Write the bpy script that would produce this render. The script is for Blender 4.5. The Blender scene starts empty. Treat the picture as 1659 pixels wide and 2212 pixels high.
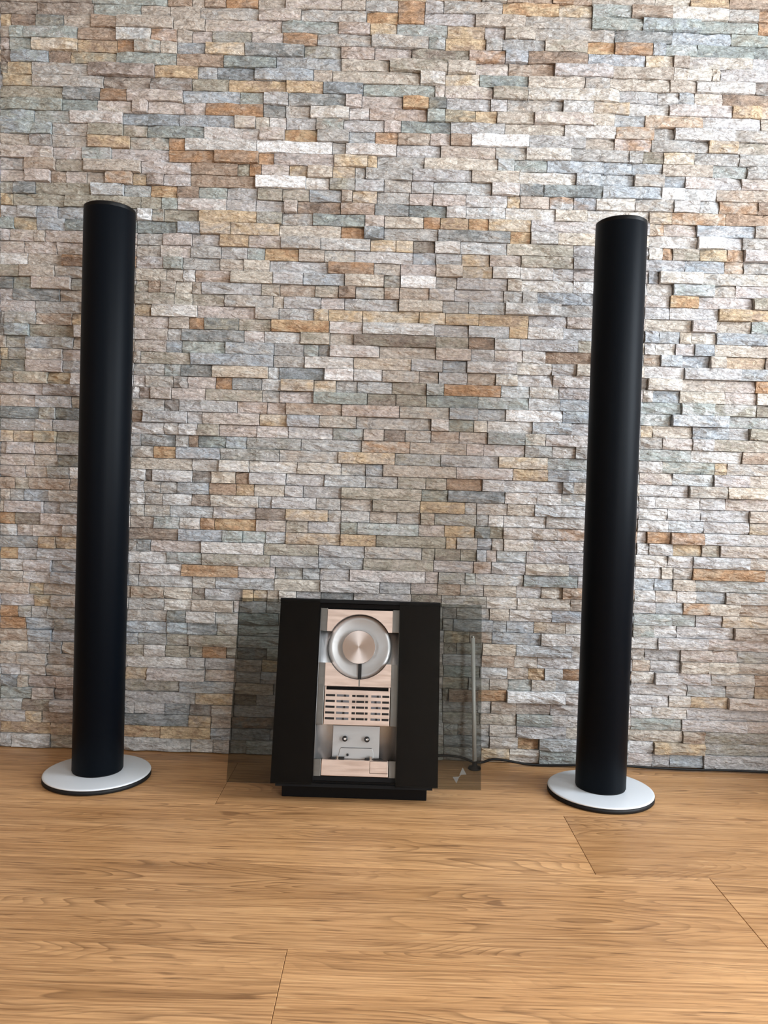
import bpy, bmesh, math, random
from mathutils import Vector, Matrix, noise

# ---------------------------------------------------------------- camera, world, lights, exposure
scene = bpy.context.scene
C = scene.collection
CAM_D, CAM_H, YAW, PITCH, ROLL, FPX = 1.6596, 0.5702, -0.00362, -0.02388, 0.03083, 1682.6
cd = bpy.data.cameras.new('camera')
cam = bpy.data.objects.new('camera', cd); C.objects.link(cam)
_f = Vector((math.sin(YAW)*math.cos(PITCH), math.cos(YAW)*math.cos(PITCH), math.sin(PITCH)))
_r = Vector((math.cos(YAW), -math.sin(YAW), 0)); _u = _r.cross(_f)
_r2 = math.cos(ROLL)*_r + math.sin(ROLL)*_u; _u2 = -math.sin(ROLL)*_r + math.cos(ROLL)*_u
M = Matrix((( _r2.x, _u2.x, -_f.x, 0), (_r2.y, _u2.y, -_f.y, -CAM_D), (_r2.z, _u2.z, -_f.z, CAM_H), (0,0,0,1)))
cam.matrix_world = M
cd.sensor_fit = 'VERTICAL'; cd.sensor_height = 36.0; cd.lens = 36.0*FPX/2212.0
cd.clip_start = 0.02
scene.camera = cam

w = bpy.data.worlds.new('daylight_sky'); scene.world = w; w.use_nodes = True
w.node_tree.nodes['Background'].inputs[0].default_value = (0.80, 0.90, 1.0, 1)
w.node_tree.nodes['Background'].inputs[1].default_value = 1.0

def area(name, loc, rot, sx, sy, power, col):
    l = bpy.data.lights.new(name, 'AREA'); l.shape = 'RECTANGLE'; l.size = sx; l.size_y = sy
    l.energy = power; l.color = col
    o = bpy.data.objects.new(name, l); C.objects.link(o); o.location = loc; o.rotation_euler = rot
    return o
# daylight through the near right-hand window; the other two lamps are added fill
P1, P2 = 76, 124
area('daylight_window_one', (1.941, -0.90, 1.20), (0, math.radians(90), 0), 1.40, 0.90, P1, (0.84, 0.92, 1.0))
area('added_fill_two', (1.941, -3.52, 1.10), (0, math.radians(90), 0), 1.82, 1.30, P2*1.15, (0.88, 0.95, 1.0))  # added fill from the far right, almost frontal on the stones
area('added_fill_three', (-1.60, -4.341, 1.10), (math.radians(-90), 0, math.radians(180)), 0.80, 1.82, P2*0.10, (0.88, 0.95, 1.0))  # weak frontal fill, added behind the camera

scene.view_settings.view_transform = 'Standard'; scene.view_settings.look = 'None'
scene.view_settings.gamma = 1.0; scene.view_settings.use_curve_mapping = False
scene.view_settings.exposure = 0.16
scene.cycles.use_denoising = True
scene.cycles.max_bounces = 5; scene.cycles.diffuse_bounces = 3; scene.cycles.glossy_bounces = 2
scene.cycles.use_adaptive_sampling = True; scene.cycles.adaptive_threshold = 0.08
scene.cycles.transparent_max_bounces = 10
scene.cycles.caustics_reflective = False; scene.cycles.caustics_refractive = False
scene.cycles.sample_clamp_indirect = 6.0

# ---------------------------------------------------------------- helpers
def srgb(r, g, b):
    f = lambda c: (c/255/12.92) if c/255 <= 0.04045 else ((c/255+0.055)/1.055)**2.4
    return (f(r), f(g), f(b))

def obj(name, bm, mat, parent=None, smooth=False, bevel=0.0):
    me = bpy.data.meshes.new(name)
    if smooth:
        for f in bm.faces: f.smooth = True
    bm.to_mesh(me); bm.free()
    if mat: me.materials.append(mat)
    o = bpy.data.objects.new(name, me); C.objects.link(o)
    if parent: o.parent = parent
    if bevel:
        m = o.modifiers.new('bevel', 'BEVEL'); m.width = bevel; m.segments = 2; m.limit_method = 'ANGLE'; m.angle_limit = math.radians(40)
    return o

def tag(o, label=None, cat=None, group=None, kind=None):
    if label: o['label'] = label
    if cat: o['category'] = cat
    if group: o['group'] = group
    if kind: o['kind'] = kind
    return o

def thing(name, label, cat, loc, group=None):
    o = bpy.data.objects.new(name, None); C.objects.link(o); o.location = loc
    o.empty_display_size = 0.05
    return tag(o, label, cat, group)

def add_box(bm, x0, x1, y0, y1, z0, z1, T=None):
    T = T or (lambda x, y, z: (x, y, z))
    v = [bm.verts.new(T(*p)) for p in ((x0,y0,z0),(x1,y0,z0),(x1,y1,z0),(x0,y1,z0),(x0,y0,z1),(x1,y0,z1),(x1,y1,z1),(x0,y1,z1))]
    for q in ((3,2,1,0),(4,5,6,7),(0,1,5,4),(1,2,6,5),(2,3,7,6),(3,0,4,7)):
        bm.faces.new([v[i] for i in q])
    return bm

def box(x0, x1, y0, y1, z0, z1, T=None):
    bm = add_box(bmesh.new(), x0, x1, y0, y1, z0, z1, T)
    bmesh.ops.recalc_face_normals(bm, faces=bm.faces)
    return bm

def prism(pts, d0, d1, T):
    """polygon pts (a,b) extruded from depth d0 to d1, T(a,b,n)->xyz"""
    bm = bmesh.new()
    A = [bm.verts.new(T(a, b, d0)) for a, b in pts]; B = [bm.verts.new(T(a, b, d1)) for a, b in pts]
    bm.faces.new(A); bm.faces.new(B[::-1]); n = len(pts)
    for i in range(n): bm.faces.new((A[i], B[i], B[(i+1) % n], A[(i+1) % n]))
    bmesh.ops.recalc_face_normals(bm, faces=bm.faces)
    return bm

def lathe(profile, seg=64, T=None):
    """profile (r,z) list revolved about z; ends with r=0 close the surface"""
    T = T or (lambda x, y, z: (x, y, z))
    bm = bmesh.new(); rings = []
    for r, z in profile:
        if r < 1e-7: rings.append([bm.verts.new(T(0, 0, z))])
        else: rings.append([bm.verts.new(T(r*math.cos(2*math.pi*i/seg), r*math.sin(2*math.pi*i/seg), z)) for i in range(seg)])
    for a, b in zip(rings, rings[1:]):
        for i in range(seg):
            j = (i+1) % seg
            if len(a) == 1 and len(b) > 1: bm.faces.new((a[0], b[j], b[i]))
            elif len(b) == 1 and len(a) > 1: bm.faces.new((a[i], a[j], b[0]))
            elif len(a) > 1: bm.faces.new((a[i], a[j], b[j], b[i]))
    bmesh.ops.recalc_face_normals(bm, faces=bm.faces)
    return bm

def tube(points, r, seg=10):
    bm = bmesh.new(); rings = []
    P = [Vector(p) for p in points]
    for i, p in enumerate(P):
        d = (P[min(i+1, len(P)-1)] - P[max(i-1, 0)]).normalized()
        s = d.cross(Vector((0, 0, 1)) if abs(d.z) < 0.9 else Vector((1, 0, 0))).normalized(); t = s.cross(d)
        rings.append([bm.verts.new(p + r*(math.cos(2*math.pi*k/seg)*s + math.sin(2*math.pi*k/seg)*t)) for k in range(seg)])
    for a, b in zip(rings, rings[1:]):
        for k in range(seg): bm.faces.new((a[k], a[(k+1) % seg], b[(k+1) % seg], b[k]))
    bm.faces.new(rings[0][::-1]); bm.faces.new(rings[-1])
    bmesh.ops.recalc_face_normals(bm, faces=bm.faces)
    return bm

# ---------------------------------------------------------------- materials
def mat(name, col=(0.5, 0.5, 0.5), rough=0.5, metal=0.0, spec=0.5):
    m = bpy.data.materials.new(name); m.use_nodes = True
    b = m.node_tree.nodes['Principled BSDF']
    b.inputs['Base Color'].default_value = (*col, 1); b.inputs['Roughness'].default_value = rough
    b.inputs['Metallic'].default_value = metal; b.inputs['Specular IOR Level'].default_value = spec
    return m
class N:
    """tiny node helper"""
    def __init__(s, m): s.t = m.node_tree; s.b = s.t.nodes.get('Principled BSDF')
    def n(s, typ, **kw):
        x = s.t.nodes.new(typ)
        for k, v in kw.items():
            if k.startswith('i_'): x.inputs[k[2:].replace('_', ' ')].default_value = v
            else: setattr(x, k, v)
        return x
    def l(s, a, b): s.t.links.new(a, b)
    def math(s, op, a, b=None, clamp=False):
        x = s.n('ShaderNodeMath', operation=op, use_clamp=clamp)
        for i, v in enumerate((a, b)):
            if v is None: continue
            if isinstance(v, (int, float)): x.inputs[i].default_value = v
            else: s.l(v, x.inputs[i])
        return x.outputs[0]
    def mix(s, fac, a, b, mode='MIX'):
        x = s.n('ShaderNodeMix', data_type='RGBA', blend_type=mode)
        for sock, v in ((x.inputs['Factor'], fac), (x.inputs['A'], a), (x.inputs['B'], b)):
            if isinstance(v, (int, float)): sock.default_value = v
            elif isinstance(v, tuple): sock.default_value = (*v[:3], 1)
            else: s.l(v, sock)
        return x.outputs['Result']
    def ramp(s, fac, *stops):
        x = s.n('ShaderNodeValToRGB'); e = x.color_ramp.elements
        while len(e) < len(stops): e.new(0.5)
        for k, (p, c) in enumerate(stops):
            e[k].position = p; e[k].color = (c, c, c, 1) if isinstance(c, (int, float)) else (*c, 1)
        s.l(fac, x.inputs[0]); return x.outputs[0]
    def coords(s, scale=(1, 1, 1), loc=(0, 0, 0), kind='Object'):
        tc = s.n('ShaderNodeTexCoord'); mp = s.n('ShaderNodeMapping')
        mp.inputs['Scale'].default_value = scale; mp.inputs['Location'].default_value = loc
        s.l(tc.outputs[kind], mp.inputs[0]); return mp.outputs[0]
    def noise(s, vec, scale, detail=4, rough=0.55, dist=0.0):
        x = s.n('ShaderNodeTexNoise'); x.inputs['Scale'].default_value = scale; x.inputs['Detail'].default_value = detail
        x.inputs['Roughness'].default_value = rough; x.inputs['Distortion'].default_value = dist
        s.l(vec, x.inputs['Vector']); return x.outputs['Fac']
    def bump(s, h, strength=0.5, dist=0.002):
        x = s.n('ShaderNodeBump'); x.inputs['Strength'].default_value = strength; x.inputs['Distance'].default_value = dist
        s.l(h, x.inputs['Height']); s.l(x.outputs[0], s.b.inputs['Normal'])

def stone_material():
    m = mat('split_quartzite', rough=0.75, spec=0.18); n = N(m)
    a1 = n.n('ShaderNodeAttribute', attribute_name='tint'); a2 = n.n('ShaderNodeAttribute', attribute_name='tint_second')
    v = n.coords((1, 1, 1.6)); vs = n.coords((0.6, 1, 1.9))
    patch = n.ramp(n.noise(v, 26, 2, 0.6, 0.8), (0.40, 0.12), (0.62, 1.0))
    c = n.mix(n.math('MULTIPLY', patch, 0.78), a1.outputs['Color'], a2.outputs['Color'])
    mott = n.noise(v, 130, 3, 0.68)
    c = n.mix(1.0, c, n.ramp(mott, (0.28, 0.62), (0.50, 0.98), (0.72, 1.30)), 'MULTIPLY')
    rough_h = n.noise(vs, 75, 4, 0.62, 0.5)
    c = n.mix(n.ramp(rough_h, (0.58, 0.0), (0.72, 0.32)), c, srgb(226, 219, 206))
    n.l(c, n.b.inputs['Base Color'])
    n.bump(rough_h, 1.0, 0.0095)
    return m

def wood_material():
    m = mat('oak_laminate', rough=0.36, spec=0.45); n = N(m)
    oi = n.n('ShaderNodeObjectInfo')
    tc = n.n('ShaderNodeTexCoord'); add = n.n('ShaderNodeVectorMath', operation='ADD'); n.l(tc.outputs['Object'], add.inputs[0])
    sc = n.n('ShaderNodeVectorMath', operation='SCALE'); n.l(oi.outputs['Random'], sc.inputs['Scale']); sc.inputs[0].default_value = (37.0, 61.0, 19.0)
    n.l(sc.outputs[0], add.inputs[1])
    def mapped(s):
        mp = n.n('ShaderNodeMapping'); mp.inputs['Scale'].default_value = s; n.l(add.outputs[0], mp.inputs[0]); return mp.outputs[0]
    figure = n.noise(mapped((1.0, 6.5, 1)), 1.5, 2, 0.45, 0.25)
    rings = n.math('FRACT', n.math('MULTIPLY', figure, 34.0))
    lines = n.ramp(rings, (0.0, 0.0), (0.62, 0.25), (0.93, 1.0), (1.0, 0.0))
    amount = n.ramp(n.noise(mapped((1.2, 5, 1)), 2.2, 2), (0.42, 0.10), (0.62, 1.0))
    streak = n.noise(mapped((2.2, 90, 1)), 3.0, 4, 0.6)
    band = n.noise(mapped((0.9, 9, 1)), 2.0, 3, 0.6)
    base = n.mix(n.ramp(band, (0.30, 0.0), (0.70, 1.0)), srgb(210, 164, 116), srgb(182, 136, 90))
    tone = n.ramp(oi.outputs['Random'], (0.0, 0.86), (1.0, 1.10))
    base = n.mix(1.0, base, tone, 'MULTIPLY')
    base = n.mix(n.math('MULTIPLY', n.ramp(streak, (0.42, 0.0), (0.68, 1.0)), 0.75), base, srgb(132, 92, 56))
    fleck = n.noise(mapped((7, 110, 1)), 2.2, 2, 0.5, 0.2)
    base = n.mix(n.ramp(fleck, (0.60, 0.0), (0.74, 0.75)), base, srgb(98, 66, 40))
    base = n.mix(n.ramp(fleck, (0.24, 0.45), (0.36, 0.0)), base, srgb(232, 194, 144))
    base = n.mix(n.math('MULTIPLY', n.math('MULTIPLY', lines, amount), 0.74), base, srgb(112, 78, 48))
    knot = n.ramp(n.noise(mapped((7, 22, 1)), 1.6, 1, 0.4, 0.5), (0.735, 0.0), (0.79, 1.0))
    base = n.mix(n.math('MULTIPLY', knot, 0.55), base, srgb(92, 60, 36))
    n.l(base, n.b.inputs['Base Color'])
    n.l(n.ramp(streak, (0.3, 0.30), (0.8, 0.46)), n.b.inputs['Roughness'])
    n.bump(n.math('ADD', n.math('MULTIPLY', lines, -0.6), n.math('MULTIPLY', streak, -0.5)), 0.25, 0.0008)
    return m

def glass_material(name, tint, gloss=0.018):
    """thin smoked glass: each of the pane's two faces lets through `tint`, with a mirror sheen by Fresnel"""
    m = bpy.data.materials.new(name); m.use_nodes = True; t = m.node_tree; t.nodes.clear()
    out = t.nodes.new('ShaderNodeOutputMaterial'); mx = t.nodes.new('ShaderNodeMixShader')
    tr = t.nodes.new('ShaderNodeBsdfTransparent'); tr.inputs[0].default_value = (*tint, 1)
    gl = t.nodes.new('ShaderNodeBsdfGlossy'); gl.inputs['Roughness'].default_value = 0.02; gl.inputs[0].default_value = (1, 1, 1, 1)
    lw = t.nodes.new('ShaderNodeLayerWeight'); pw = t.nodes.new('ShaderNodeMath'); pw.operation = 'POWER'; pw.inputs[1].default_value = 5.0
    ma = t.nodes.new('ShaderNodeMath'); ma.operation = 'MULTIPLY_ADD'; ma.inputs[1].default_value = 0.9; ma.inputs[2].default_value = gloss
    t.links.new(lw.outputs['Facing'], pw.inputs[0]); t.links.new(pw.outputs[0], ma.inputs[0])
    t.links.new(ma.outputs[0], mx.inputs[0]); t.links.new(tr.outputs[0], mx.inputs[1]); t.links.new(gl.outputs[0], mx.inputs[2])
    t.links.new(mx.outputs[0], out.inputs[0])
    return m

def plaster(name, col):
    m = mat(name, col, 0.85, spec=0.25); n = N(m)
    n.bump(n.noise(n.coords(), 120, 3), 0.15, 0.001); return m

def brushed(name, col, rough, scale=(600, 8, 8), amt=0.05):
    m = mat(name, col, rough, 1.0); n = N(m)
    s = n.noise(n.coords(scale), 1.0, 3)
    n.l(n.ramp(s, (0.3, rough-amt), (0.7, rough+amt)), n.b.inputs['Roughness'])
    return m

MS = stone_material(); MW = wood_material()
M_mortar = plaster('grey_tile_adhesive', srgb(92, 86, 78))
M_white = plaster('warm_white_paint', srgb(226, 216, 200))
M_dusk = plaster('taupe_paint', srgb(132, 122, 114))
M_left = plaster('terracotta_paint', srgb(174, 142, 112))
M_ceil = plaster('white_ceiling_paint', srgb(190, 186, 180))
M_frame = mat('white_lacquer', srgb(232, 232, 230), 0.35)
M_pane = glass_material('clear_window_glass', (0.97, 0.98, 0.98))
M_smoke = glass_material('smoked_glass', (0.645, 0.66, 0.645))
M_cloth = mat('black_speaker_cloth', srgb(4, 8, 14), 0.46, spec=0.07)
_n = N(M_cloth); _n.bump(_n.noise(_n.coords((1, 1, 1)), 1400, 2), 0.25, 0.0004)
M_black = mat('black_lacquer', srgb(7, 7, 8), 0.12, spec=0.22)
M_matte = mat('matte_black_plastic', srgb(8, 8, 9), 0.45, spec=0.14)
M_rubber = mat('black_rubber', srgb(14, 14, 15), 0.6, spec=0.3)
M_silver = mat('satin_silver_lacquer', srgb(214, 220, 226), 0.42, 0.2)
M_alu = brushed('polished_aluminium', srgb(226, 206, 194), 0.34, (20, 700, 20), 0.05)
M_alud = brushed('grey_satin_aluminium', srgb(172, 172, 172), 0.46, (20, 500, 20), 0.06)
M_strip = brushed('dark_satin_metal', srgb(120, 118, 114), 0.36, (20, 400, 20), 0.05)
M_chrome = mat('chrome', srgb(226, 226, 226), 0.12, 1.0)
M_rod = mat('satin_steel', srgb(226, 226, 224), 0.4, 0.2)
M_ink = mat('black_print', srgb(14, 13, 14), 0.3)
M_greyp = mat('grey_print', srgb(88, 88, 92), 0.3)
M_emb = mat('silver_print', srgb(84, 82, 78), 0.5, 0.0)
M_knob = mat('spun_aluminium', srgb(228, 216, 209), 0.22, 1.0)
_n = N(M_knob); _n.b.inputs['Anisotropic'].default_value = 0.85
_t = _n.n('ShaderNodeTangent', direction_type='RADIAL', axis='Z'); _n.l(_t.outputs[0], _n.b.inputs['Tangent'])

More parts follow.
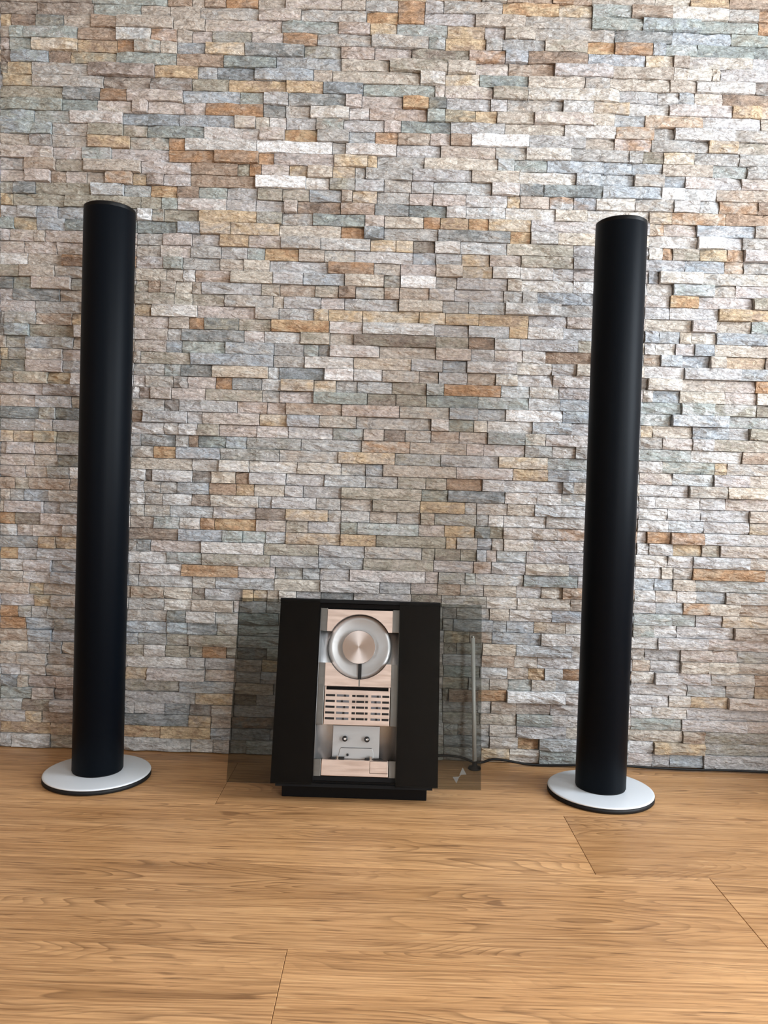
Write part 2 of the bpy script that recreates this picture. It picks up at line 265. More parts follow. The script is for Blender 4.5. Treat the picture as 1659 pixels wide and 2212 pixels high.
# stones of each course, lowest course first: left edge in mm, colour letters, ! = standing proud
ROWS = """
-816gl,-791gw!,-708vb,-550gw,-406bw,-358bg,-322vg,-287gn,-195gv,-109gv,-5gv,138gvk,218ycb,279cwb,342ndw!,532plw,584lg,623uan,695gl!
-817ty,-708tyv,-551yot,-471yov!,-363ugl!,-319dug,-236g,-111pb,-18b,137gd,235bgw!,296yo,341anl!,534lw,586yvb!,696gv
-817lbg,-762ybv!,-727tb,-550dgu,-412ytw,-363btg,-319dto,-229l,-126gv,-22l,136gv,167gb,234bgc,292lw!,398cb,534bc,647tbv!,695vgk
-818gnw,-770kv,-709gpl!,-551wl,-530wl,-464gud,-410kg,-362bg!,-316lg,-193b,-81gv,19g,133vgb,213bvc,291nva!,367wpc,536ndc,645lpw,785pb
-818ndg,-748bpk!,-702pk,-550lg,-398yct!,-316vk,-268gl,-155g,-67gv,132g,208gwb,236bt,290bpk,363wp,536wl,581wcb,656lgp
-819du,-781bv,-758pk,-698ptk,-550vbg,-433gu,-313bcv!,-231g,-110lg,-6l,131v,144tko!,207oty,269Ww!,394wp!,535lw,616wc,663by,742bp!
-819lwu,-777bwl,-722bg,-549yct,-502pwl!,-379pct,-311gl!,-259lu!,-132pb,-17pb,131vby,186gv,231bcg,271ngc,321cw,374aw,534lw,654lgn,737bg,797tyk
-820bg,-782bg!,-719blg,-548w,-417lw!,-380lg,-312bkg!,-257vy!,-157gv,-55b,132n,210wa,268bco,313yob,348wa,387to,534wc,583wl!,631lp,703gb,796t
-820c,-759gk!,-712g!,-687bc,-550vb,-511wtg!,-465v,-413cv,-386o,-334gv,-310dkv,-247n!,-123g,-42pb,129gl,212tbc!,282bcw,332wl,423l,535cow,573lw,637cb!,696cbv!,761b
-821tb,-760ug!,-710lu,-549ug,-524gvd,-463vbg,-415vb!,-311gn,-209l,-86pb,19pb,131vtg,158vg,213cby,285auw!,404bg,534bg,561lg,636bp!,704pb,758gv
-821ot,-767ug,-705gdn,-550ua,-462un!,-419duw,-355vwg!,-310ng,-201gv,-92gv,-1lg,130vy,185tgv,233gu,337wlc!,533wg,586lw!,694pbg
-822o,-784gv,-754g,-721gv,-549bg,-463dv!,-422w!,-359wgn,-310nd,-224g,-110g,13gv,127g,149ug!,234gdu,264uaw,322byc,390cw,533ncg,579wl,627lw,748bk!
-822lp,-749vy,-712bg!,-546g,-470wc,-410b!,-322pw,-310lg,-252g,-197g,-134b,-71gl,-21g,126gk,156gb,226bc,268wb,359ul,533na,616ng,666lg,723by
-823bow,-760yv,-730b,-541tvb!,-471cbt,-411kv,-384gl,-302yoc!,-280yb,-250bcy,-225cw!,-188lgw,-135gd,-65lb,58kv,123gv,219wc,284cwb,398b,532lw,580aug,637ocb!,695cb,760bt
-823bgv,-773lb,-713ul!,-548g,-527wg,-411cg,-361guw,-235cbv!,-137pw!,-10gl,56pb,113tbv,162bg,212cb,282lw,335cb,380ob,533wa,577bw,624wb,666gu,729gb
-824wl,-773lp!,-713gl,-549gb,-522wp!,-434oty!,-313ptw!,-235gvb,-176gd,-139lb,-75pw!,86pb,114gv,171nac!,193ac,296nuga!,411lg,533au,575ua,615bc,663gnb
-824yo,-785lg,-743luw!,-549wl,-468gn,-391vbg!,-245lg!,-142gul,-47vb!,103lpb,188pt!,226lwa!,298cbw!,391lg,533wcp,589cb,614gb,655oty!,809b
-825gdu,-740ytk!,-705yb,-549g,-531dg,-503p,-393w!,-260vb,-143lg!,-45bg!,77v,105vk,160v,194aul!,215bp,237anw,300lpw,428gv,533wcb,601wl,654lga!,775bg
-825wg,-790bp,-755pb,-690wg!,-549ktb,-444ul,-349na!,-306naw,-257awu,-214byt!,-97yt!,-21v,128yb,151bg,195ul,226gbc,251cwp!,314wp,422l,535wa,560wl,612yvb,672bv,710bpg!
-826oyk,-792kv!,-738pb!,-547kb,-497gn,-442wb,-398o,-367oy,-278bp!,-214bv,-167lw,-97vn!,-62naw!,69bp,124ybv,189dv,221v,249bwp!,310bpw,365wo,535pw,555ot,605otp!,676la!,747lbg
-826cb,-813pl!,-733lg,-697ga,-548gc,-518cg,-463ag,-370lb,-278k!,-215by!,-125gb,-97gw,-36b,22gb,72vtb!,102gv,192gdw,217wc,250w,340wcg,534wlg,600alu,675lgp,772byv
-827b,-806g,-776ug,-721bgc!,-548wg,-516gb,-478wag,-416kb,-376cgw!,-274lg,-246lwa,-151g,-99bg,-31bv!,70ytv!,166gb,191bgl,256bc,314awl!,426l,536wg,597wl,669lg,771b!
-827bt,-794bv,-764tb,-677b,-549gl,-519bg,-484g,-448ug!,-381tob,-323yoc,-284cbw,-219lw,-180lg,-98vcb!,73vn,129dug,250wpc!,318wbp,370ac,535wl,571wlc,666lw,720pb
-827pbk,-774bp,-725vg!,-678W!,-548wg,-517kg,-502wl!,-417kg,-376cby!,-325tbo,-295lw!,-217wl,-135ag,-47g,21vbg!,81vb!,125tob,201lw!,248wl,372ag!,395cb!,535wl,641bgv!,722cby!
-828pb,-755b,-705vd,-550cb,-418wbg,-359wc!,-296wc,-193cwg!,-100gc,-48gu,-11b!,145plw!,265yco!,340gu,534bp,605awn,692lp!,768b
-828pb,-813pl!,-753bp,-707gl!,-548bg,-501oy,-453ul!,-358gvd!,-232gb,-107yb!,14gv,111gl,234cy!,338gn,532w,583nc,665nv,694yb,720bg
-829by,-801yb,-754vy!,-709v,-549gl,-529gd,-454g,-426tk,-406dn,-347ung,-303gvd,-187ga,-58bo!,45bgt,165pb,202pw,289gva!,347wb,396g!,533ng,642wac,750bt
-829gl,-754lb,-717lg,-548wl,-479w,-447wl!,-407bv!,-362pbt,-282pw,-215lw,-120gn,-55bp!,-11k,34bg,89tbp,149bp,209gnd!,288cn!,332wp!,425g,534bg,580pwc!,643lw!,688bv
-830dnu,-745vg!,-712dnv,-549tk,-524lg!,-430l,-398pb!,-277yc,-218lu!,-149bgv!,-71gb,88wpc!,126vn,179cb,208wcl,303au!,386l,534yc,560bc,643gu,672au,722gl,764v!
-830bp,-755lg,-678vb,-548gb,-481kg,-448gl!,-325pt,-261tp,-221tb!,-102pt!,20bgv,126gu!,187gua,246Ww!,366uan!,533nwa,598uaw!,718gn
-831plk,-738lk!,-549lw,-534pk,-509bp!,-466p,-393bv,-272gb,-236pl,-163nvd!,-49vk,12vk,77nd,186nga,293aw,360ua,533na,617nwa!,687vwg,777vk
-831vg,-799vyw!,-729yv,-680Wp!,-548pw,-522bg,-462gk,-432p,-372ot,-337gd,-274aw,-233by!,-163cy,-116g,-71ga,3vkb,76ng!,113o,234awn,295wc,357lp,535wb,557uan,613cbv,709pbg,776cw!
-832vd,-776p!,-698gl,-547g,-482gn,-447d,-380cby!,-261ag,-238du,-141Wp!,-79wl!,-19bg!,60bk,101lg,162bt,222ca!,269wl,344wp,473g,544cw!,616bcl,710pb,772ot
-832vy,-817vg,-776bpg!,-700pb,-548gb,-533vb,-427u!,-251g,-184w!,-80bcy!,42lg!,109ug,160lw!,266wc,340lw,392c!,535wlp,620law!,740gu!
-833bc,-820vg,-780gud,-720gv!,-677b,-547pb,-479ug,-446n,-353gu,-250gdl,-187ng,-155gd,-131pw!,-26b,93bp!,168lg,218pcw,277w,326tko,423g,534bo,569au!,614ul,673cb!,706tyb,792k
-833d,-821nu!,-770vkb,-674w!,-548bp,-477wg,-447dg,-314pw,-271wa,-194vbc!,-132b,-81kv!,93vb,162kt,217wa!,271lwu,394cv,535wl,558wc,600lp,640u!,682bc,761b
-834g,-821gv!,-756bt,-680yk,-548pb,-475b,-432o,-399vd,-326vb,-257oy!,-134pw,-63wa!,89gl,161al,247yob!,286w!,362la,534ul,565ug,609cyw,634cw,685ug!
-834pl,-759g,-659b,-548yb,-512wc!,-415p,-291bg!,-242gl,-167cy!,-136yb,-64yc,56yc!,111yb,182yt,288lwp,369pb,534cb,632lp!,683bc,757ng!
-835lp,-807dg,-708b,-548bv,-464cv,-426bv,-358gb,-255bc,-232lg,-153pl,-103gl,12cb!,105g,160ag,237wg!,355g,533la,585lw,688ytv!,756ty
-835d,-808nv,-767bp!,-684gv,-546bv,-520t,-494b!,-462c,-427b,-407gl,-280bv,-241tb,-166bv,-116kt!,-80gc,-20bt,12bt,75lb!,129l,233g,273g,305u,423pb,534wp,584yo!,645pl,760vb!
-836vb,-793b!,-719bg,-547c,-482b,-447w,-421tp,-346cbv!,-256la!,-192u,-104cb!,-21gv,14W!,89bg,133l,240bc!,270wc,380W,536wb,590an!,677bg,722pl
-836w,-778b,-705ok,-546lp,-488n!,-448g,-369b,-319cb,-264la,-140to!,-43bg,13pl,88b!,145ybg,208w!,266w,336lw,379pg,538lu,560wc!,651cg
-837pb,-786pb,-717bp,-547bg,-496pc,-432g,-367gl,-311ng,-275yo,-203b,-148cg,-84lw,39ul,87gl,142by,201bp,267vcb,378lg,537lu,614u,697bo,737gb
-837pl,-817bp,-765b,-742pb,-546g,-491p!,-430lb,-370yt!,-309bp!,-241gb!,-157wg,-52yw,2yc,39kvg,84w!,138aw,236cv,377lg,536wc,566to,587bv,644vy,701bo,736pl!
-837nd,-808yv,-760ug,-700dn,-547dn,-460u!,-412by!,-348yb!,-245bc,-115o,-66ud!,-24g,90gd,243yo,286wg!,343cyw,535w,638Ww!,695lw,732gb!
-838gl,-801gl,-760ul,-716gu,-546aW!,-515tn,-490v,-415y!,-293vg!,-240gb,-175nd,-65pb!,-24cb,59o,94ty,154oy,196yc,285lpw!,334pw,450lg,536co,566pb,635ul,756gb!
-838vy,-811v,-702v,-540v,-496n,-462wp,-358l,-296l,-236pb!,-208kt,-117tp!,-45dg,27dn,106wl!,148wa,231wc,336c,404wc,534by,582oc,696tob
-839gv,-812dg,-764v,-645ag!,-576gn,-520yo,-464tk,-418n,-358gl,-293vb!,-241bv,-184gu,-116bt!,-93by,-41g,27p,77p,147wl,234yw,261bwo,323ao,374ulo,421cw,503gb,584wl!,639ga,680bo,761tk!
-839pb,-786p!,-733tb,-700pb,-656b,-614bo!,-559yb,-529kp,-493pl,-436t,-298W!,-192wc,-142vg!,-88la!,-27bg,31lg,78ag,200wp!,259dg,310dnu,433ua!,557W!,607wa,673bt
-840gp,-787tb!,-723bv,-661b!,-542pl,-436t,-337v,-312ot,-287pb,-228yb,-189ct!,-136yb,-89g,-67g,33lg,157bc!,257wc,377au!,429au,499bg!,562ug,606pw,668l,725pb
-840pb,-729pg,-667gn,-605pl,-483ot,-386to!,-293o,-261plk,-134yc!,-63y,-43g,56cb,211an!,246ng,315ua,435ua,494ug,558b,664gn,736g
-841b,-779gk,-732bg,-654yt!,-566bn,-484o,-450w,-298Ww,-138gb,-110wp,-3lg,90bpt,206gc,270wc!,364g!,486g!,515vk,559cy,624g,718g
-841nu,-732gb,-655v!,-581bv,-530dn,-410wp,-292pc!,-240yo,-171g!,-104gu,-49o,-1bt,67p,110t!,154W!,275gl!,394b,455po,533g,652by!,714bv,773b
-842nu,-770gn,-693wp!,-582ud,-463u,-346cp!,-302cb,-273wp,-237lg,-174ngo,-116l,-31p,5dn,109gl,224bc,349w,457bo,538g,580wl!,706bg
-842nv,-711nd,-637pc,-562pb!,-530pb,-452p,-408ot,-286d,-239gb,-187cw!,-105wp,-63pt,59n!,97vy,161y,206bc,284cp!,408cb!,453gu,517co!,638lw,761c
-843v,-710dg,-632to,-575pb!,-457ua,-336n,-286gl!,-234dg,-113p!,-79p,7oy!,62dv!,99lg,192lw,227bg,344wg!,408by!,484wg,567pwl,699yt!,761co
-838yv,-776gb,-625kb,-526kg,-438v,-360yt,-239yt!,-161ud!,-77n,74cp,95pc,196vb!,269cw!,461gl,543wg,587gu,620cp,679tk
-844kv,-829yv,-777gb,-656kp!,-517yt,-426gu,-385du,-306ug!,-182b,-142bcv,42wc!,95cy,167nd,269bc!,388bg!,441bc,567b,622w!,746kg
-844k,-822un,-743kt,-696vy,-599n,-471t,-372nd,-261gu,-125bc,-23bv!,99cb!,158pc,227tb,323lp!,446b,573cw!,654c,671l
-845kp,-825n,-777cy!,-681ty,-597ot,-560bn!,-506cb,-471ug,-411yc!,-328dg!,-203vg,-126pt,-55p,23kv,143op!,219ul!,267tk!,393lu,514cy,572bk!,606cl,739lg
-845b,-825n,-796ng,-682t,-600ac!,-526po!,-472b,-440p,-398vg,-314pb,-249to,-176gb,-63bg!,58gn,93yt,178g,213gup,301bv!,391oy,448to,528ua!,555na,621nd,743dn
-846y,-823kt,-771dv,-712b,-653t!,-599b!,-480b,-414bp,-252ng,-133pt!,-66yb,-10gn,96ytb,175pl,217bc!,281bg,448gd,568ua,692nv
-846kb,-769kb,-649n,-550b,-488b,-424bg,-301bp!,-212gb,-74oy,-8ot,47lp,154b!,260bg,398n!,504nu!,626n,748o
-847kb,-652n,-494t,-442b,-415t,-371ot,-303b,-245bp,-127b,-77g,-9ot,48l,87gb,210yo,329cy,398ng!,479tb!,565cw!,685gb,747ot
358t,397b,529c,603yt,684t
""".split()
CABLE = [(-0.045, -0.058, 0.02), (0.03, -0.045, 0.012), (0.09, -0.025, 0.016), (0.1334, -0.0165, 0.0174), (0.1531, -0.0165, 0.017), (0.1778, -0.0165, 0.0139), (0.1977, -0.0165, 0.0066), (0.2175, -0.0165, 0.0052), (0.2369, -0.0165, 0.0118), (0.2566, -0.0165, 0.0124), (0.2813, -0.0165, 0.0093), (0.3158, -0.0165, 0.0044), (0.3552, -0.0165, 0.0037), (0.4141, -0.0165, 0.0056), (0.4926, -0.0165, 0.0082), (0.5713, -0.0165, 0.0058), (0.65, -0.0165, 0.0043), (0.7285, -0.0165, 0.0049), (0.8257, -0.0165, 0.0041), (0.9, -0.0165, 0.0031), (1.1, -0.0165, 0.0031)]

# ---------------------------------------------------------------- room shell
XL, XR, YF, ZC = -2.2, 1.90, -4.3, 2.5
def struct(name, bm, m, parent=None):
    o = obj(name, bm, m, parent)
    if not parent: o['kind'] = 'structure'
    return o
floor = struct('floor', box(XL-0.1, XR+0.1, YF-0.1, 0.12, -0.10, -0.008), M_mortar)
tag(floor, 'warm oak laminate floor of wide planks')
ceiling = struct('ceiling', box(XL-0.1, XR+0.1, YF-0.1, 0.12, ZC, ZC+0.1), M_ceil)
wall_left = struct('wall_left', box(XL-0.1, XL, YF, 0.02, -0.008, ZC), M_left)
wall_back = struct('wall_back', box(XL-0.1, XR+0.1, 0.012, 0.12, -0.008, ZC), M_mortar)
tag(wall_back, 'wall clad in split quartzite ledger stones')
# right-hand wall with one window; the other openings are added for fill light
def windowed_wall(name, u0, u1, d0, d1, opens, m, along):
    """wall spanning u0..u1 (along x or y), depth d0..d1, with openings (ua, ub, za, zb)"""
    bm = bmesh.new()
    def put(ua, ub, za, zb):
        if along == 'y': add_box(bm, d0, d1, ua, ub, za, zb)
        else: add_box(bm, ua, ub, d0, d1, za, zb)
    u = u0
    for ua, ub, za, zb in opens:
        put(u, ua, -0.008, ZC); put(ua, ub, -0.008, za); put(ua, ub, zb, ZC); u = ub
    put(u, u1, -0.008, ZC)
    bmesh.ops.recalc_face_normals(bm, faces=bm.faces)
    return struct(name, bm, m)
def window(name, ua, ub, za, zb, din, dout, along):
    t = 0.045; T = (lambda u, d, z: (d, u, z)) if along == 'y' else (lambda u, d, z: (u, d, z))
    s = 1 if dout > din else -1
    f0, f1 = sorted((din+s*0.02, din+s*0.08)); bm = bmesh.new()
    add_box(bm, ua, ua+t, f0, f1, za, zb, T); add_box(bm, ub-t, ub, f0, f1, za, zb, T)
    add_box(bm, ua+t, ub-t, f0, f1, za, za+t, T); add_box(bm, ua+t, ub-t, f0, f1, zb-t, zb, T)
    bmesh.ops.recalc_face_normals(bm, faces=bm.faces)
    wn = struct(name, bm, M_frame)
    p0, p1 = sorted((din+s*0.045, din+s*0.051))
    obj('pane', box(ua+t, ub-t, p0, p1, za+t, zb-t, T), M_pane, wn)
    q0, q1 = sorted((din-s*0.05, din+s*0.02))
    obj('window_sill', box(ua-0.03, ub+0.03, q0, q1, za-0.03, za, T), M_frame, wn, bevel=0.004)
W1 = (-1.40, -0.40, 0.45, 1.95); W2 = (-4.22, -2.82, 0.14, 2.06); W3 = (-2.05, -1.15, 0.14, 2.06)
wall_right = windowed_wall('wall_right', YF, 0.02, XR, XR+0.1, [W2, W1], M_white, 'y')
wall_front = windowed_wall('wall_front', XL-0.1, XR+0.1, YF-0.1, YF, [W3], M_dusk, 'x')
struct('added_shade_stub', box(1.12, 1.22, -0.34, 0.012, -0.004, 0.52), M_white)  # unseen stub, added to shade the lower right corner of the stone wall
window('window_1', *W1, XR, XR+0.1, 'y')
window('added_window_2', *W2, XR, XR+0.1, 'y')  # unseen window, added to carry the far right fill
window('added_window_3', *W3, YF, YF-0.1, 'x')  # unseen window, added to carry the frontal fill

# ---------------------------------------------------------------- floor planks
random.seed(11)
PW = 0.2175; joints = {0: -0.107, 1: 0.508, 2: 0.335, 3: -0.294, 4: 0.12}
PL = 1.285; y_seam = -0.703 - PW
row = -16
plank_cache = {}
for row in range(-16, 6):
    ya = y_seam + row*PW; yb = ya + PW
    if yb < YF: continue
    ya = max(ya, YF); yb = min(yb, 0.012)
    if yb - ya < 0.02: continue
    j = joints.get(row, random.uniform(-0.6, 0.6))
    x = j - PL*math.ceil((j-XL)/PL)
    while x < XR:
        xa, xb = max(x, XL), min(x+PL, XR)
        if xb - xa > 0.03:
            key = (round(xb-xa, 4), round(yb-ya, 4))
            if key not in plank_cache:
                L, Wd = (xb-xa)/2-0.0003, (yb-ya)/2-0.0002; c = 0.0005
                bm = bmesh.new()
                lo = [bm.verts.new((sx*L, sy*Wd, -0.008)) for sx, sy in ((-1,-1),(1,-1),(1,1),(-1,1))]
                mi = [bm.verts.new((sx*L, sy*Wd, -c)) for sx, sy in ((-1,-1),(1,-1),(1,1),(-1,1))]
                hi = [bm.verts.new((sx*(L-c), sy*(Wd-c), 0)) for sx, sy in ((-1,-1),(1,-1),(1,1),(-1,1))]
                bm.faces.new(hi)
                for i in range(4):
                    k = (i+1) % 4
                    bm.faces.new((lo[i], lo[k], mi[k], mi[i])); bm.faces.new((mi[i], mi[k], hi[k], hi[i]))
                me = bpy.data.meshes.new('plank'); bm.to_mesh(me); bm.free(); me.materials.append(MW); plank_cache[key] = me
            o = bpy.data.objects.new('plank', plank_cache[key]); C.objects.link(o); o.parent = floor
            o.location = ((xa+xb)/2, (ya+yb)/2, 0)
        x += PL

# ---------------------------------------------------------------- stone cladding
PAL = {k: srgb(*v) for k, v in {
 'W': (240,239,236), 'w': (214,206,196), 'c': (206,188,160), 'b': (178,158,134), 't': (152,118,82), 'k': (112,92,74),
 'o': (158,114,66), 'y': (194,158,98), 'p': (192,170,156), 'l': (178,171,168), 'g': (160,156,149), 'n': (138,148,138),
 'u': (140,152,162), 'd': (100,105,103), 'v': (142,132,104), 'a': (188,191,190)}.items()}
for _k, _c in PAL.items():
    _l = 0.30*_c[0]+0.55*_c[1]+0.15*_c[2]; _l2 = 0.41+(_l-0.33)*(0.98 if _k in 'otkdv' else 0.68) if _k != 'W' else _l
    PAL[_k] = tuple(_w*(_l+(v-_l)*{'o': 0.70, 'y': 0.58, 't': 0.52, 'u': 0.42}.get(_k, 0.50))*_l2/_l for v, _w in zip(_c, (0.98, 1.0, 1.035)))
PITCH_Z, Z0 = 0.024993, 0.01865
X_END0, X_END1 = XL, XR
rng = random.Random(5)
def mixc(a, b, f): return tuple(x*(1-f)+y*f for x, y in zip(a, b))
def stone_geo(bm, lay1, lay2, x0, x1, z0, z1, depth, code, seed):
    """one split stone: a block with a rough, chipped front"""
    g = 0.0007
    x0 += g; x1 -= g; z0 += g*0.8; z1 -= g*0.8
    nx = max(2, min(9, int((x1-x0)/0.021))); nz = 3
    front = {}
    for i in range(nx+1):
        for k in range(nz+1):
            u = i/nx; t = k/nz
            x = x0+(x1-x0)*u; z = z0+(z1-z0)*t
            if 0 < i < nx: x += rng.uniform(-0.004, 0.004)
            if 0 < k < nz: z += rng.uniform(-0.002, 0.002)
            e = noise.noise(Vector((x*38+seed*3.1, z*80, seed*1.7)))*0.0046 + noise.noise(Vector((x*95, z*140, seed)))*0.0024
            edge = (i in (0, nx)) + (k in (0, nz))
            y = -depth + e + edge*rng.uniform(0.0004, 0.0024)
            front[i, k] = bm.verts.new((x, y, z))
    c1 = PAL[code[0]]; c2 = PAL[code[1]] if len(code) > 1 else mixc(c1, PAL['b'], 0.4)
    if len(code) > 2: c2 = mixc(c2, PAL[code[2]], 0.4)
    j = rng.uniform(0.93, 1.07); c1 = tuple(v*j for v in c1)
    faces = []
    for i in range(nx):
        for k in range(nz):
            q = (front[i, k], front[i+1, k], front[i+1, k+1], front[i, k+1])
            if rng.random() < 0.5: faces += [bm.faces.new((q[0], q[1], q[2])), bm.faces.new((q[0], q[2], q[3]))]
            else: faces += [bm.faces.new((q[0], q[1], q[3])), bm.faces.new((q[1], q[2], q[3]))]
    ring = [(i, 0) for i in range(nx)] + [(nx, k) for k in range(nz)] + [(i, nz) for i in range(nx, 0, -1)] + [(0, k) for k in range(nz, 0, -1)]
    back = [bm.verts.new((front[r].co.x, 0.0125, front[r].co.z)) for r in ring]
    for a in range(len(ring)):
        b = (a+1) % len(ring)
        faces.append(bm.faces.new((front[ring[b]], front[ring[a]], back[a], back[b])))
    for f in faces:
        for lp in f.loops: lp[lay1] = (*c1, 1); lp[lay2] = (*c2, 1)

def new_bm():
    bm = bmesh.new(); return bm, bm.loops.layers.float_color.new('tint'), bm.loops.layers.float_color.new('tint_second')

COMMON = ['b','bg','pb','gb','g','l','lg','p','bc','c','w','gv','v','n','ng','t','y','yb','o','ug','u','d','wl','bp']
stones = []
def filler(xa, xb, k):
    x = xa
    while x < xb - 1e-6:
        L = rng.uniform(0.05, 0.14)
        e = xb if xb - x - L < 0.035 else x + L
        stones.append([x, e, k, rng.choice(COMMON), rng.random() < 0.25, 0.0]); x = e
ROWN = int(math.ceil((ZC - Z0)/PITCH_Z)) + 1
for k in range(ROWN):
    if k < len(ROWS):
        ent = []
        for s in ROWS[k].split(','):
            i = 1
            while s[i].isdigit(): i += 1
            ent.append((int(s[:i])/1000, s[i:].rstrip('!'), s.endswith('!')))
        filler(X_END0, ent[0][0], k)
        end = 0.86 + rng.uniform(0, 0.07)
        for i, (x, c, pr) in enumerate(ent):
            e = ent[i+1][0] if i+1 < len(ent) else end
            # what the camera sees of it (for choosing the largest ones)
            va, vb = max(x, -0.80), min(e, 0.80); vis = max(0.0, vb-va)
            for ha, hb in ((-0.655, -0.548), (0.428, 0.528)) + (((-0.235, 0.13),) if k < 14 else ()):
                vis -= max(0.0, min(vb, hb)-max(va, ha))
            stones.append([x, e, k, c, pr, vis])
        filler(end, X_END1, k)
    else:
        filler(X_END0, X_END1, k)
order = sorted(range(len(stones)), key=lambda i: -stones[i][5])
single = set(order[:300])
bmR, r1, r2 = new_bm()
for i, (x, e, k, code, pr, vis) in enumerate(stones):
    za = max(0.0015, Z0 + (k-0.5)*PITCH_Z); zb = min(ZC, Z0 + (k+0.5)*PITCH_Z)
    if k == 0: za = 0.0015
    if zb - za < 0.006 or e - x < 0.006: continue
    depth = rng.choice((-0.001, 0.0, 0.001, 0.0025, 0.004)) + (0.0065 if pr else 0.0)
    if i in single:
        bm, l1, l2 = new_bm(); stone_geo(bm, l1, l2, x, e, za, zb, depth, code, i*0.37)
        obj('stone', bm, MS, wall_back)
    else:
        stone_geo(bmR, r1, r2, x, e, za, zb, depth, code, i*0.37)
rest = obj('stone_cladding', bmR, MS, wall_back); rest['kind'] = 'stuff'

# ---------------------------------------------------------------- column loudspeakers
def loudspeaker(x, y, label):
    t = thing('column_loudspeaker', label, 'loudspeaker', (x, y, 0), 'pair of black column loudspeakers')
    r, R = 0.0478, 0.1004
    obj('plinth', lathe([(0, 0), (R-0.0035, 0), (R+0.0004, 0.0015), (R+0.0004, 0.0075), (R-0.004, 0.0090), (0, 0.0090)], 96), M_rubber, t, True)
    d = obj('base_disc', lathe([(0, 0.0085), (R-0.001, 0.0088), (R, 0.0100), (R-0.0006, 0.0112), (R-0.004, 0.0122), (r+0.004, 0.0146), (0, 0.0150)], 128), M_silver, t, True)
    tag(d, 'satin silver round base disc')
    obj('collar', lathe([(0, 0.0135), (r-0.0012, 0.0135), (r-0.0012, 0.0175), (0, 0.0175)], 96), M_matte, t)
    obj('grille', lathe([(0, 0.0165), (r-0.0008, 0.0165), (r, 0.0175), (r, 1.0905), (r-0.0006, 1.092), (0, 1.092)], 128), M_cloth, t, True).modifiers.new('e', 'EDGE_SPLIT').split_angle = math.radians(50)
    obj('top_cap', lathe([(0, 1.0915), (r-0.0008, 1.0915), (r-0.0002, 1.0935), (r-0.0004, 1.0982), (r-0.003, 1.100), (0, 1.1004)], 128), M_matte, t, True).modifiers.new('e', 'EDGE_SPLIT').split_angle = math.radians(50)
    return t
loudspeaker(-0.54907, -0.15277, 'tall black column loudspeaker on silver disc, left of the music system')
loudspeaker(0.43100, -0.15746, 'tall black column loudspeaker on silver disc, right of the music system')

# ---------------------------------------------------------------- music system
UX, UY, UZ, TILT = -0.04473, -0.25288, 0.0361, 0.23769
SW, SL = 0.1532, 0.33505
base = (UX, -0.15, 0.0)
unit = thing('music_system', 'black upright music system with open smoked glass doors and aluminium centre column', 'stereo', base)
ct, st = math.cos(TILT), math.sin(TILT)
def U(a, b, n):      # a across, b up the sloping front, n out of it; relative to the Empty
    return (UX + a - base[0], UY + b*st - n*ct - base[1], UZ + b*ct + n*st - base[2])
def ubox(name, a0, a1, b0, b1, n0, n1, m, parent, bevel=0.0):
    return obj(name, box(a0, a1, b0, b1, n0, n1, U), m, parent, bevel=bevel)
# housing: front frame round the channel, and the case behind it
CH0, CH1, CB0, CB1 = -0.0757, 0.0757, 0.006, 0.3225
bm = bmesh.new()
add_box(bm, -SW, CH0, 0.0, SL, -0.060, -0.004, U); add_box(bm, CH1, SW, 0.0, SL, -0.060, -0.004, U)
add_box(bm, CH0, CH1, CB1, SL, -0.060, -0.006, U); add_box(bm, CH0, CH1, 0.0, CB0, -0.060, -0.006, U)
add_box(bm, CH0, CH1, CB0, CB1, -0.060, -0.034, U)
bmesh.ops.recalc_face_normals(bm, faces=bm.faces)
obj('housing', bm, M_black, unit)
obj('rear_cover', box(-SW+0.012, SW-0.012, 0.012, SL-0.012, -0.078, -0.060, U), M_matte, unit, bevel=0.003)
# stand
s0 = (UX-0.1351-base[0], UX+0.1351-base[0])
obj('stand', prism([(-0.2220-base[1], 0.0), (-0.07-base[1], 0.0), (-0.10-base[1], 0.050), (-0.2220-base[1], 0.0315)], s0[0], s0[1], lambda y, z, x: (x, y, z)), M_matte, unit, bevel=0.0015)
# door rails (black bars the glass slides on)
ubox('door_rail', -SW, SW, SL-0.004, SL+0.003, -0.050, 0.0005, M_matte, unit)
ubox('door_rail', -SW+0.01, SW-0.01, -0.004, 0.002, -0.050, 0.0005, M_matte, unit)
# sliding smoked-glass doors, both open
dl = ubox('glass_door', -SW-0.0782, -0.0768, 0.0, SL, 0.0012, 0.0052, M_smoke, unit)
dr = ubox('glass_door', 0.0748, SW+0.0778, 0.0, SL, 0.0012, 0.0052, M_smoke, unit)
tag(dl, 'smoked glass door slid out to the left'); tag(dr, 'smoked glass door slid out to the right')
bm = prism([(0.1915, 0.0255), (0.2045, 0.0265), (0.1975, 0.0385)], 0.0053, 0.0056, U); obj('emblem', bm, M_emb, dr)
bm = prism([(0.1795, 0.0215), (0.1915, 0.0225), (0.1865, 0.0105)], 0.0053, 0.0056, U); obj('emblem', bm, M_emb, dr)
bm = prism([(0.1880, 0.0190), (0.1890, 0.0185), (0.1965, 0.0280), (0.1955, 0.0285)], 0.0053, 0.0055, U); obj('emblem', bm, M_emb, dr)
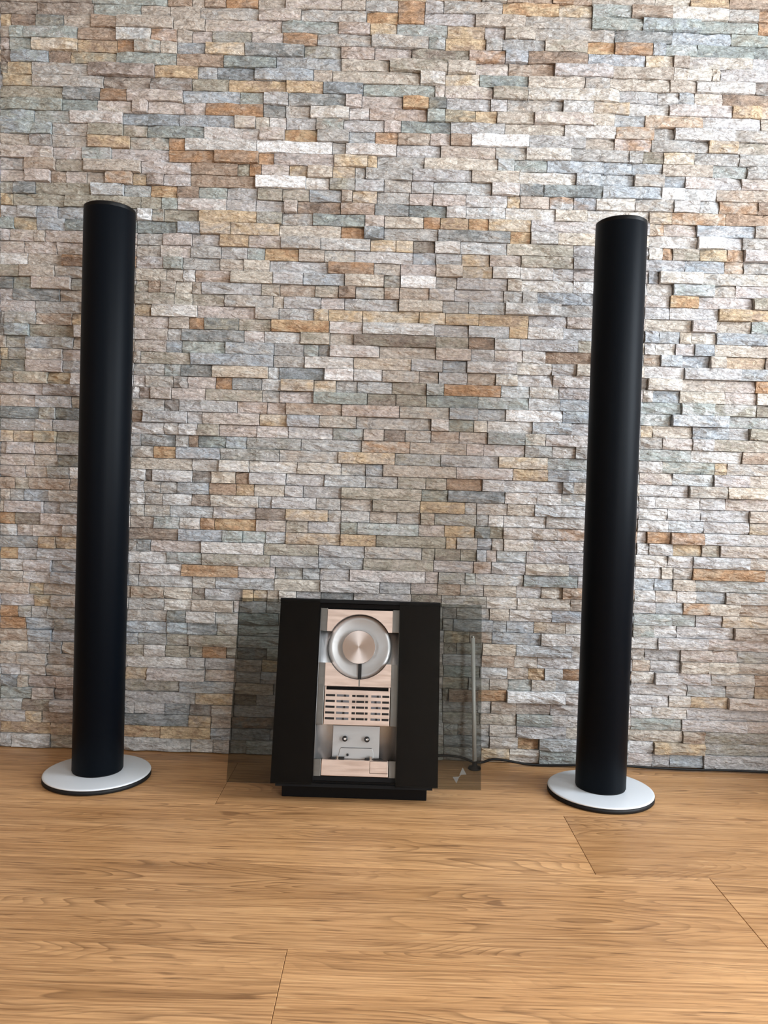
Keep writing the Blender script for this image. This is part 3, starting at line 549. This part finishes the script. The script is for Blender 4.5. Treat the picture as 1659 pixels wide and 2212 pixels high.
# centre column: scooped aluminium channel
prof = []
for k in range(9):
    t = k/8*math.pi/2; prof.append((CH0 + 0.026*(1-math.cos(t)), -0.006 - 0.024*math.sin(t)))
prof += [(-a, n) for a, n in prof[::-1]]
bm = bmesh.new(); P = [bm.verts.new(U(a, CB0, n)) for a, n in prof]; Q = [bm.verts.new(U(a, CB1, n)) for a, n in prof]
P2 = [bm.verts.new(U(a, CB0, -0.0335)) for a, n in prof]; Q2 = [bm.verts.new(U(a, CB1, -0.0335)) for a, n in prof]
for i in range(len(prof)-1):
    f = bm.faces.new((P[i], P[i+1], Q[i+1], Q[i])); f.smooth = True
    bm.faces.new((P2[i+1], P2[i], Q2[i], Q2[i+1])); bm.faces.new((P[i+1], P[i], P2[i], P2[i+1])); bm.faces.new((Q[i], Q[i+1], Q2[i+1], Q2[i]))
bm.faces.new((P[0], Q[0], Q2[0], P2[0])); bm.faces.new((P[-1], P2[-1], Q2[-1], Q[-1]))
bmesh.ops.recalc_face_normals(bm, faces=bm.faces)
col = obj('control_column', bm, M_alud, unit); tag(col, 'scooped aluminium centre column with disc bay, keys and cassette bay')
for a0, a1 in ((CH0+0.0003, -0.0625), (0.0625, CH1-0.0003)):
    for b0, b1 in ((0.2785, CB1-0.0005), (0.1055, 0.2190), (CB0+0.0005, 0.0440)):
        ubox('side_strip', a0, a1, b0, b1, -0.030, -0.0075, M_strip, col, 0.0006)
# disc bay: two polished plates cut by the round well, clamp puck and slot
cx, cb, cr = 0.0006, 0.2505, 0.0612
def arc(t0, t1, n=28): return [(cx + cr*math.cos(t0+(t1-t0)*i/n), cb + cr*math.sin(t0+(t1-t0)*i/n)) for i in range(n+1)]
t = math.asin((0.2785-cb)/cr); pts = [(-0.0622, 0.2785), *arc(math.pi-t, t), (0.0622, 0.2785), (0.0622, 0.3195), (-0.0622, 0.3195)]
o = obj('disc_bay_plate', prism(pts, -0.030, -0.0060, U), M_alu, col)
t = math.asin((cb-0.2190)/cr); pts = [(0.0622, 0.2190), *arc(-t, -math.pi+t), (-0.0622, 0.2190), (-0.0622, 0.1765), (0.0622, 0.1765)]
o = obj('disc_bay_plate', prism(pts, -0.030, -0.0060, U), M_alu, col)
# well floor with a shallow dished rim
def UW(x, y, z): return U(cx + x, cb + y, z)
obj('disc_well', lathe([(0, -0.0285), (0.030, -0.0285), (0.052, -0.0270), (0.0600, -0.0240), (0.0606, -0.0300), (0, -0.0302)], 72, UW), M_alud, col, True)
pk = obj('clamp_puck', lathe([(0, 0), (0.0310, 0.0), (0.0316, 0.0008), (0.0316, 0.0150), (0.0309, 0.0160), (0, 0.0160)], 72), M_knob, col, True)
pk.modifiers.new('e', 'EDGE_SPLIT').split_angle = math.radians(35)
px, py, pz = U(-0.0007, 0.2497, -0.0262); pk.location = (px, py, pz); pk.rotation_euler = (math.pi/2 - TILT, 0, 0)
ubox('slot', -0.0008, 0.0058, 0.1895, 0.2200, -0.0270, -0.0225, M_ink, col)
ubox('slot', 0.0015, 0.0040, 0.1768, 0.1890, -0.0062, -0.0058, M_strip, col)
# key panel
ubox('key_panel', -0.0612, 0.0612, 0.1060, 0.1763, -0.0300, -0.0085, M_alu, col, 0.0005)
ubox('dark_recess_bar', -0.0582, 0.0582, 0.1695, 0.1757, -0.0086, -0.0070, M_black, col)  # solid black bar standing in for the dark of a recess
grp = [(-0.0590, -0.0415, M_ink), (-0.0385, -0.0150, M_greyp), (-0.0095, 0.0205, M_ink), (0.0262, 0.0445, M_greyp), (0.0470, 0.0600, M_ink)]
rng2 = random.Random(2)
for i in range(5):
    b = 0.1592 - i*0.0105
    for a0, a1, m in grp:
        ubox('key', a0, a1, b-0.0020, b+0.0020, -0.0086, -0.0079, m, col, 0.0003)
        if m is M_greyp:
            s = a0 + (a1-a0)*rng2.uniform(0.35, 0.6)
            ubox('key', s, s+0.0035, b-0.0020, b+0.0020, -0.0079, -0.0075, M_ink, col)
        if m is M_ink and a1-a0 > 0.02:
            for s in (a0+0.0065, a1-0.0068): ubox('key_divider', s, s+0.0014, b-0.0022, b+0.0022, -0.0079, -0.0074, M_alu, col)
# cassette bay
bay = [(-0.0440, 0.0440), (-0.0440, 0.0980), (0.0440, 0.0980), (0.0440, 0.0440)]
ubox('cassette_bay', -0.0440, 0.0440, 0.0440, 0.1040, -0.0300, -0.0285, M_alud, col, 0.0006)
hd = [(-0.0330, 0.0442), (-0.0290, 0.0620), (-0.0270, 0.0640), (0.0300, 0.0640), (0.0320, 0.0620), (0.0360, 0.0442)]
obj('head_cover', prism(hd, -0.0285, -0.0268, U), M_alud, col, bevel=0.0006)
bm = prism([(-0.0272, 0.0636), (0.0302, 0.0636), (0.0302, 0.0644), (-0.0272, 0.0644)], -0.0268, -0.0264, U); obj('head_cover_edge', bm, M_ink, col)
def spindle(a, b, r, n0, n1, m, name):
    o = obj(name, lathe([(0, n0), (r, n0), (r, n1-0.0006), (r*0.8, n1), (r*0.35, n1), (r*0.35, n1-0.0015), (0, n1-0.0015)], 24, lambda x, y, z: U(a+x, b+y, z)), m, col, True)
    return o
for a in (-0.0205, 0.0210):
    spindle(a, 0.0805, 0.0050, -0.0285, -0.0165, M_ink, 'spindle'); spindle(a+0.0005, 0.0805, 0.0024, -0.0200, -0.0155, M_chrome, 'spindle_tip')
spindle(-0.0145, 0.0515, 0.0024, -0.0270, -0.0225, M_ink, 'guide_pin')
for a0, a1, b1, m in ((-0.046, -0.036, 0.0475, M_ink), (-0.030, -0.020, 0.0485, M_ink), (-0.034, -0.031, 0.0500, M_chrome), (0.018, 0.026, 0.0475, M_ink), (0.027, 0.031, 0.0505, M_chrome), (0.034, 0.050, 0.0470, M_ink)):
    ubox('tape_guide', a0, a1, 0.0436, b1, -0.0270, -0.0150, m, col, 0.0005)
ubox('cassette_lid', -0.0612, 0.0614, 0.0155, 0.0438, -0.0300, -0.0060, M_alu, col, 0.0005)
ubox('eject_key_gap', 0.0274, 0.0605, 0.0216, 0.0434, -0.0061, -0.0058, M_ink, col)
ubox('eject_key', 0.0281, 0.0598, 0.0223, 0.0427, -0.0060, -0.0054, M_alu, col, 0.0004)
ubox('bottom_trim', CH0+0.0005, CH1-0.0005, CB0+0.0005, 0.0145, -0.0300, -0.0068, M_matte, col)

# ---------------------------------------------------------------- metal rod and mains cable by the wall
rod = thing('metal_rod', 'thin upright silver metal rod on small dark foot behind the right glass door', 'rod', (0.2000, -0.0420, 0))
obj('rod', tube([(0.0, 0.0, 0.010), (-0.0040, 0.002, 0.10), (-0.0118, 0.006, 0.2745)], 0.0043, 14), M_rod, rod, True)
obj('foot', lathe([(0, 0), (0.0135, 0), (0.0140, 0.0015), (0.0125, 0.0045), (0.0055, 0.0065), (0.0050, 0.0150), (0.0040, 0.0170), (0, 0.0170)], 32), M_matte, rod, True)
obj('tip', lathe([(0, 0), (0.0040, 0.0), (0.0040, 0.004), (0.0025, 0.0055), (0, 0.006)], 16, lambda x, y, z: (x-0.0118, y+0.006, z+0.273)), M_chrome, rod, True)

cable_pts = CABLE
def smooth_path(P, n=6):
    P = [Vector(p) for p in P]; out = []
    for i in range(len(P)-1):
        p0, p1, p2, p3 = P[max(i-1, 0)], P[i], P[i+1], P[min(i+2, len(P)-1)]
        for k in range(n):
            t = k/n
            out.append(0.5*((2*p1) + (p2-p0)*t + (2*p0-5*p1+4*p2-p3)*t*t + (3*p1-p0-3*p2+p3)*t**3))
    return out + [P[-1]]
cb_ = obj('mains_cable', tube(smooth_path(cable_pts), 0.0027, 8), M_rubber, None, True)
tag(cb_, 'thin black cable lying along the foot of the stone wall', 'cable')
